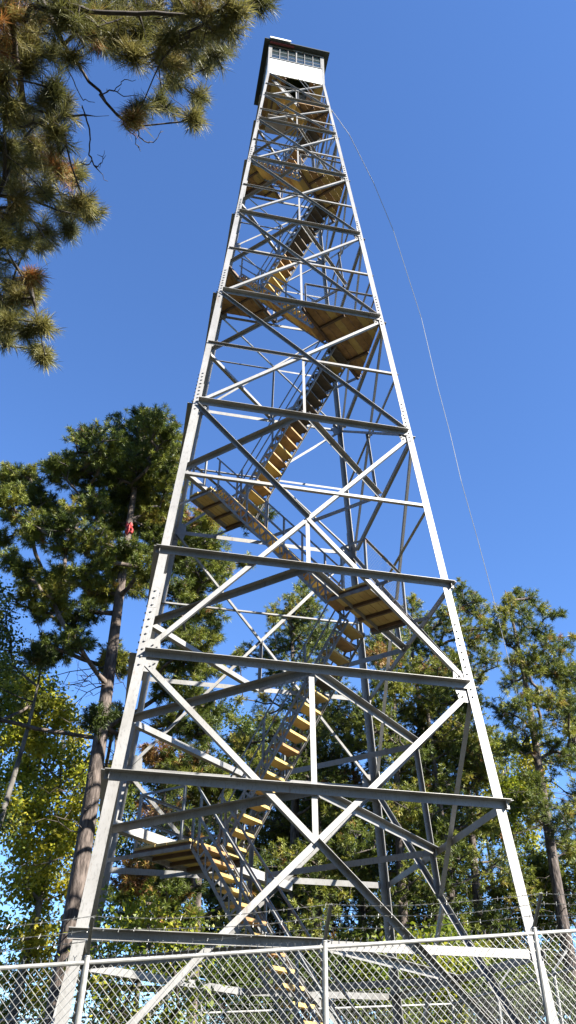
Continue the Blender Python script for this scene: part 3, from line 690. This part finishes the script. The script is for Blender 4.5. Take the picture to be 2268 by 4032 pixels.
# --- overhanging pine, upper left, close to the camera
FB = [(60,60,90),(200,100,90),(350,80,90),(500,60,90),(650,60,80),(800,80,80),(950,60,80),(1100,70,75),(1220,55,65),(1350,0,45),(450,130,70),(600,180,70),(750,170,70),(900,200,70),(1040,200,70),(1140,270,60),(1070,330,50),(950,330,50),(850,300,60),(910,430,40),(700,300,50),(560,230,60),(1200,140,50),(850,530,50),(740,560,50),(700,620,25),(1035,500,38),(1020,610,42),(60,250,70),(150,350,50),(0,330,60),(20,420,55),(150,200,70),(280,280,50),(370,300,35),(300,480,60),(330,560,50),(250,520,50),(60,600,70),(150,620,70),(300,680,65),(200,740,70),(60,760,70),(330,880,60),(230,860,60),(100,880,70),(30,960,60),(400,910,45),(440,1050,55),(350,1100,60),(250,1000,70),(120,1050,70),(60,1150,70),(470,1110,40),(250,1200,50),(370,1190,40),(130,1250,50),(20,1250,50),(220,1280,30),(180,1440,40),(60,1480,50),(100,1550,50),(0,1560,50),(170,1530,35),(60,1680,60),(0,1650,55),(230,1690,40),(150,1720,40),(40,1760,40),(200,1820,38),(235,1860,28),(-80,200,90),(-80,500,90),(-80,800,90),(-80,1100,90),(-60,1400,80),(100,-80,90),(400,-80,90),(700,-80,90),(1000,-80,80),(1200,-60,60)]
def overhang():
    rg = np.random.default_rng(77); root = empty('pine_tree', 'near pine whose brownish needle boughs hang into the upper left corner', 'tree', None)
    K7 = .7591; sk = Skel(rg)
    base = np.array([-9.2, -9.4, gz(-9.2, -9.4) - .3])
    n = 34
    for i in range(n + 1): sk.node(base + np.array([.15 * math.sin(i * .3), .1 * math.sin(i * .25), i * .5]), i - 1)
    ntr = len(sk.p)
    def pt(x, y, dist): d = ray(x * K7, y * K7); return CAM + d * dist
    def limb(pts, r):
        P = [pt(*q) for q in pts]; a = P[0]; zt = a[2] - 1.2
        j = int(min(ntr - 1, max(4, (zt - base[2]) / .5))); st = sk.p[j]; par = j
        for k in range(1, 7):
            f = k / 7; par = sk.node(st + (a - st) * f + np.array([0, 0, .5 * f * (1 - f)]) + rg.normal(size=3) * .03, par)
        for u, v in zip(P, P[1:]):
            m = max(2, int(np.linalg.norm(v - u) / .12))
            for k in range(m): par = sk.node(u + (v - u) * k / m + rg.normal(size=3) * .010, par)
        par = sk.node(P[-1], par); return par
    limb([(-60, 470, 8.3), (60, 530, 8.2), (250, 590, 8.0), (440, 605, 7.8), (565, 600, 7.7)], .04)
    limb([(170, -120, 8.6), (230, 30, 8.4), (330, 230, 8.2), (420, 350, 8.1), (510, 480, 8.0), (600, 590, 7.9), (690, 655, 7.9)], .03)
    limb([(690, -150, 8.6), (700, 0, 8.5), (710, 170, 8.4), (790, 370, 8.3), (900, 510, 8.2), (1000, 600, 8.2)], .02)
    limb([(-80, 1180, 7.8), (20, 930, 7.9), (100, 750, 8.0), (240, 610, 8.1), (370, 380, 8.2)], .03)
    limb([(1050, -140, 9.0), (980, 60, 8.9), (880, 220, 8.8), (820, 330, 8.8)], .015)
    limb([(-90, 1330, 8.0), (60, 1370, 7.9), (150, 1450, 7.8), (200, 1700, 7.7)], .012)
    limb([(-90, 1000, 8.2), (120, 1030, 8.1), (300, 1080, 8.0), (430, 1120, 7.9)], .012)
    T, D, tint = [], [], []
    for (x, y, r) in FB:
        dist = rg.uniform(7.3, 9.3); P = pt(x, y, dist); rm = r * K7 * dist * 1.65 / FPX
        sk.connect(P, .12, rise=0, up=.15, wig=.10, pathw=.1)
        bt = min(1, max(0, rg.beta(2, 2) * .75 + .08)); bt = .88 if rg.random() < .05 else bt
        for _ in range(int(10 + 260 * rm * rm)):
            q = P + unit(rg.normal(size=3) * np.array([1, 1, .8])) * rm * rg.uniform(.1, 1.0)
            sk.connect(q, .08, rise=0, up=0, wig=.14, pathw=.05)
            dr = unit(unit(q - P) + .5 * unit(q - np.array([-9, -9.4, q[2]])) + np.array([0, 0, .2]))
            T.append(q); D.append(dr); tint.append(np.clip(bt + rg.normal(0, .12), 0, 1))
    # bare twigs
    for chain_ in ([(445, 605), (468, 700), (465, 800), (500, 870), (556, 948)], [(500, 868), (530, 840), (540, 785)], [(465, 850), (440, 855), (412, 845)], [(270, 610), (310, 680), (340, 740), (356, 788)],
                   [(640, 640), (690, 700), (715, 760), (735, 785)], [(680, 655), (718, 672), (725, 715), (770, 748), (815, 725), (835, 670)], [(425, 545), (440, 610)], [(515, 490), (590, 470), (650, 410), (705, 420)], [(590, 470), (640, 500), (720, 495)],
                   [(340, 330), (380, 420), (430, 520), (490, 533)]):
        a = pt(*chain_[0], 7.85); j = int(np.argmin(np.linalg.norm(np.array(sk.p) - a, axis=1))); par = sk.node(a, j)
        for u, v in zip(chain_, chain_[1:]):
            for k in (1, 2, 3, 4):
                f = k / 4; par = sk.node(pt(u[0] + (v[0] - u[0]) * f, u[1] + (v[1] - u[1]) * f, 7.85) + rg.normal(size=3) * .006, par)
                if rg.random() < .15: sk.node(sk.p[par] + unit(rg.normal(size=3)) * .05, par)
    r = sk.radii(.0020, .38, rmax=.032); f = np.arange(ntr) / ntr; r[:ntr] = .26 * (1 - f) ** .8 + .02
    sk.mesh('trunk', r, [BARK, BARKU, BARKD], root, ntr, 14)
    vs, lo, tt = needles(np.array(T), np.array(D), 74, .135, .0034, np.array(tint), rg, spread=.9, back=.14)
    np_mesh('crown', vs, lo, 5, NEEDB, root, tt)
overhang()
# unseen woods added behind the camera to block low sky off the tower
rg = np.random.default_rng(9); Pq = []; mbw = MB()
for (x, y, h) in ((-3, -24, 21), (4, -27, 22), (11, -31, 22), (-10, -23, 21), (-15, -18, 20), (-19, -11, 20), (-18, -3, 18), (0, -33, 23), (-12, -30, 23), (17, -37, 23), (-24, -20, 22), (-6, -20.5, 22), (-12, -15.5, 21), (-15, -7, 17), (-20, -26, 24)):
    mbw.tube((x, y, -.5), (x, y, h - 1), .22, .05, n=7)
    n = 2600; zz = rg.uniform(3.0, h, n); rr_ = 3.1 * np.sqrt(np.clip((h - zz + .4) / (h - 3), .03, 1)) * np.sqrt(rg.random(n)); an = rg.uniform(0, 6.283, n)
    Pq.append(np.stack([x + rr_ * np.cos(an), y + rr_ * np.sin(an), zz], 1))
Pq = np.concatenate(Pq); vs, lo, t2 = leaves(Pq, .32, rg.random(len(Pq)) * .6, rg)
unseen_wood = np_mesh('unseen_woodland', vs, lo, 4, NEED, None, t2); tag(unseen_wood, 'dense unseen pine woods added behind the viewpoint to block low sky', None, kind='stuff')
mbw.add([tuple(v) for v in []], []); trk = mbw.build('unseen_woodland_trunks', BARK, unseen_wood)
# red cloth caught in the left pine
def redcloth():
    P = at_bear(508, 2080, 17.4); m = MB(); rg = np.random.default_rng(5); n = 6; g = []
    for i in range(n + 1):
        for j in range(n + 1):
            u, v = i / n - .5, j / n - .5
            g.append(P + np.array([u * .17 + .03 * math.sin(v * 7), .06 * math.sin(u * 9 + v * 5), -v * .36 + .03 * math.sin(u * 11)]) + rg.normal(size=3) * .012)
    fs = [(i * (n + 1) + j, (i + 1) * (n + 1) + j, (i + 1) * (n + 1) + j + 1, i * (n + 1) + j + 1) for i in range(n) for j in range(n)]
    m.add(g, fs); o = m.build('balloon_scrap', REDB, None, smooth=True)
    sm = o.modifiers.new('t', 'SOLIDIFY'); sm.thickness = .006
    tag(o, 'crumpled red scrap caught high in the big left pine', 'scrap')
redcloth()
# wire from the tower top to the right-hand pine
pA = np.array([1.22, -1.22, 28.9]); tr_ = np.array([b5[0], b5[1]]); dxy = tr_ - pA[:2]; nn_ = np.array([dxy[1], -dxy[0]]) / np.linalg.norm(dxy)
pts = [pA]
for sx, sy in ((1375, 530), (1471, 720), (1549, 908), (1604, 1080), (1659, 1252), (1722, 1518), (1772, 1706), (1816, 1894), (1880, 2121), (1941, 2348), (2008, 2622), (2074, 2896), (2135, 3099), (2199, 3302)):
    d = ray(sx, sy); tq = ((pA[:2] - CAM[:2]) @ nn_) / (d[:2] @ nn_); pts.append(CAM + d * tq)
m = MB()
for a, b_ in zip(pts, pts[1:]): m.tube(a, b_, .012, n=5, cap=False)
tag(m.build('guy_wire', FENCEM), 'thin pale wire slanting down from the tower top to the right hand pine', 'wire')
# ---------------------------------------------------------------- sky, sun, camera
EL, AZ = math.radians(36.5), math.radians(135)       # sun stands behind the camera to the right
wd_ = bpy.data.worlds.new('World'); bpy.context.scene.world = wd_; wd_.use_nodes = True
nt = wd_.node_tree; bg = nt.nodes['Background']; sky = nt.nodes.new('ShaderNodeTexSky'); sky.sky_type = 'NISHITA'; sky.sun_disc = False
sky.sun_elevation = EL; sky.sun_rotation = AZ; sky.air_density = 1.0; sky.dust_density = .0; sky.ozone_density = 3.0; sky.altitude = 300
vm = nt.nodes.new('ShaderNodeVectorMath'); vm.operation = 'MULTIPLY'; vm.inputs[1].default_value = (.74, .97, 1.30)
nt.links.new(sky.outputs[0], vm.inputs[0]); nt.links.new(vm.outputs[0], bg.inputs[0]); bg.inputs[1].default_value = .05
sl = bpy.data.lights.new('sun', 'SUN'); sl.energy = 5.0; sl.angle = math.radians(.5); sl.color = (1, .95, .86)
so = bpy.data.objects.new('sun', sl); C.objects.link(so)
sd = V((math.sin(AZ) * math.cos(EL), math.cos(AZ) * math.cos(EL), math.sin(EL)))
so.rotation_euler = sd.to_track_quat('Z', 'Y').to_euler()
cam = bpy.data.cameras.new('camera'); co = bpy.data.objects.new('camera', cam); C.objects.link(co)
cam.sensor_fit = 'VERTICAL'; cam.sensor_height = 24; cam.sensor_width = 13.5; cam.lens = 24 * FPX / 4032; cam.clip_end = 2000; cam.clip_start = .05
M = Matrix.Identity(4)
for i in range(3): M[i][0] = CR[i]; M[i][1] = CU[i]; M[i][2] = -CF[i]; M[i][3] = CAM[i]
co.matrix_world = M
sc = bpy.context.scene; sc.camera = co
sc.cycles.diffuse_bounces = 2; sc.cycles.max_bounces = 6
sc.view_settings.view_transform = 'Standard'; sc.view_settings.look = 'None'; sc.view_settings.exposure = 2.25; sc.view_settings.gamma = 1
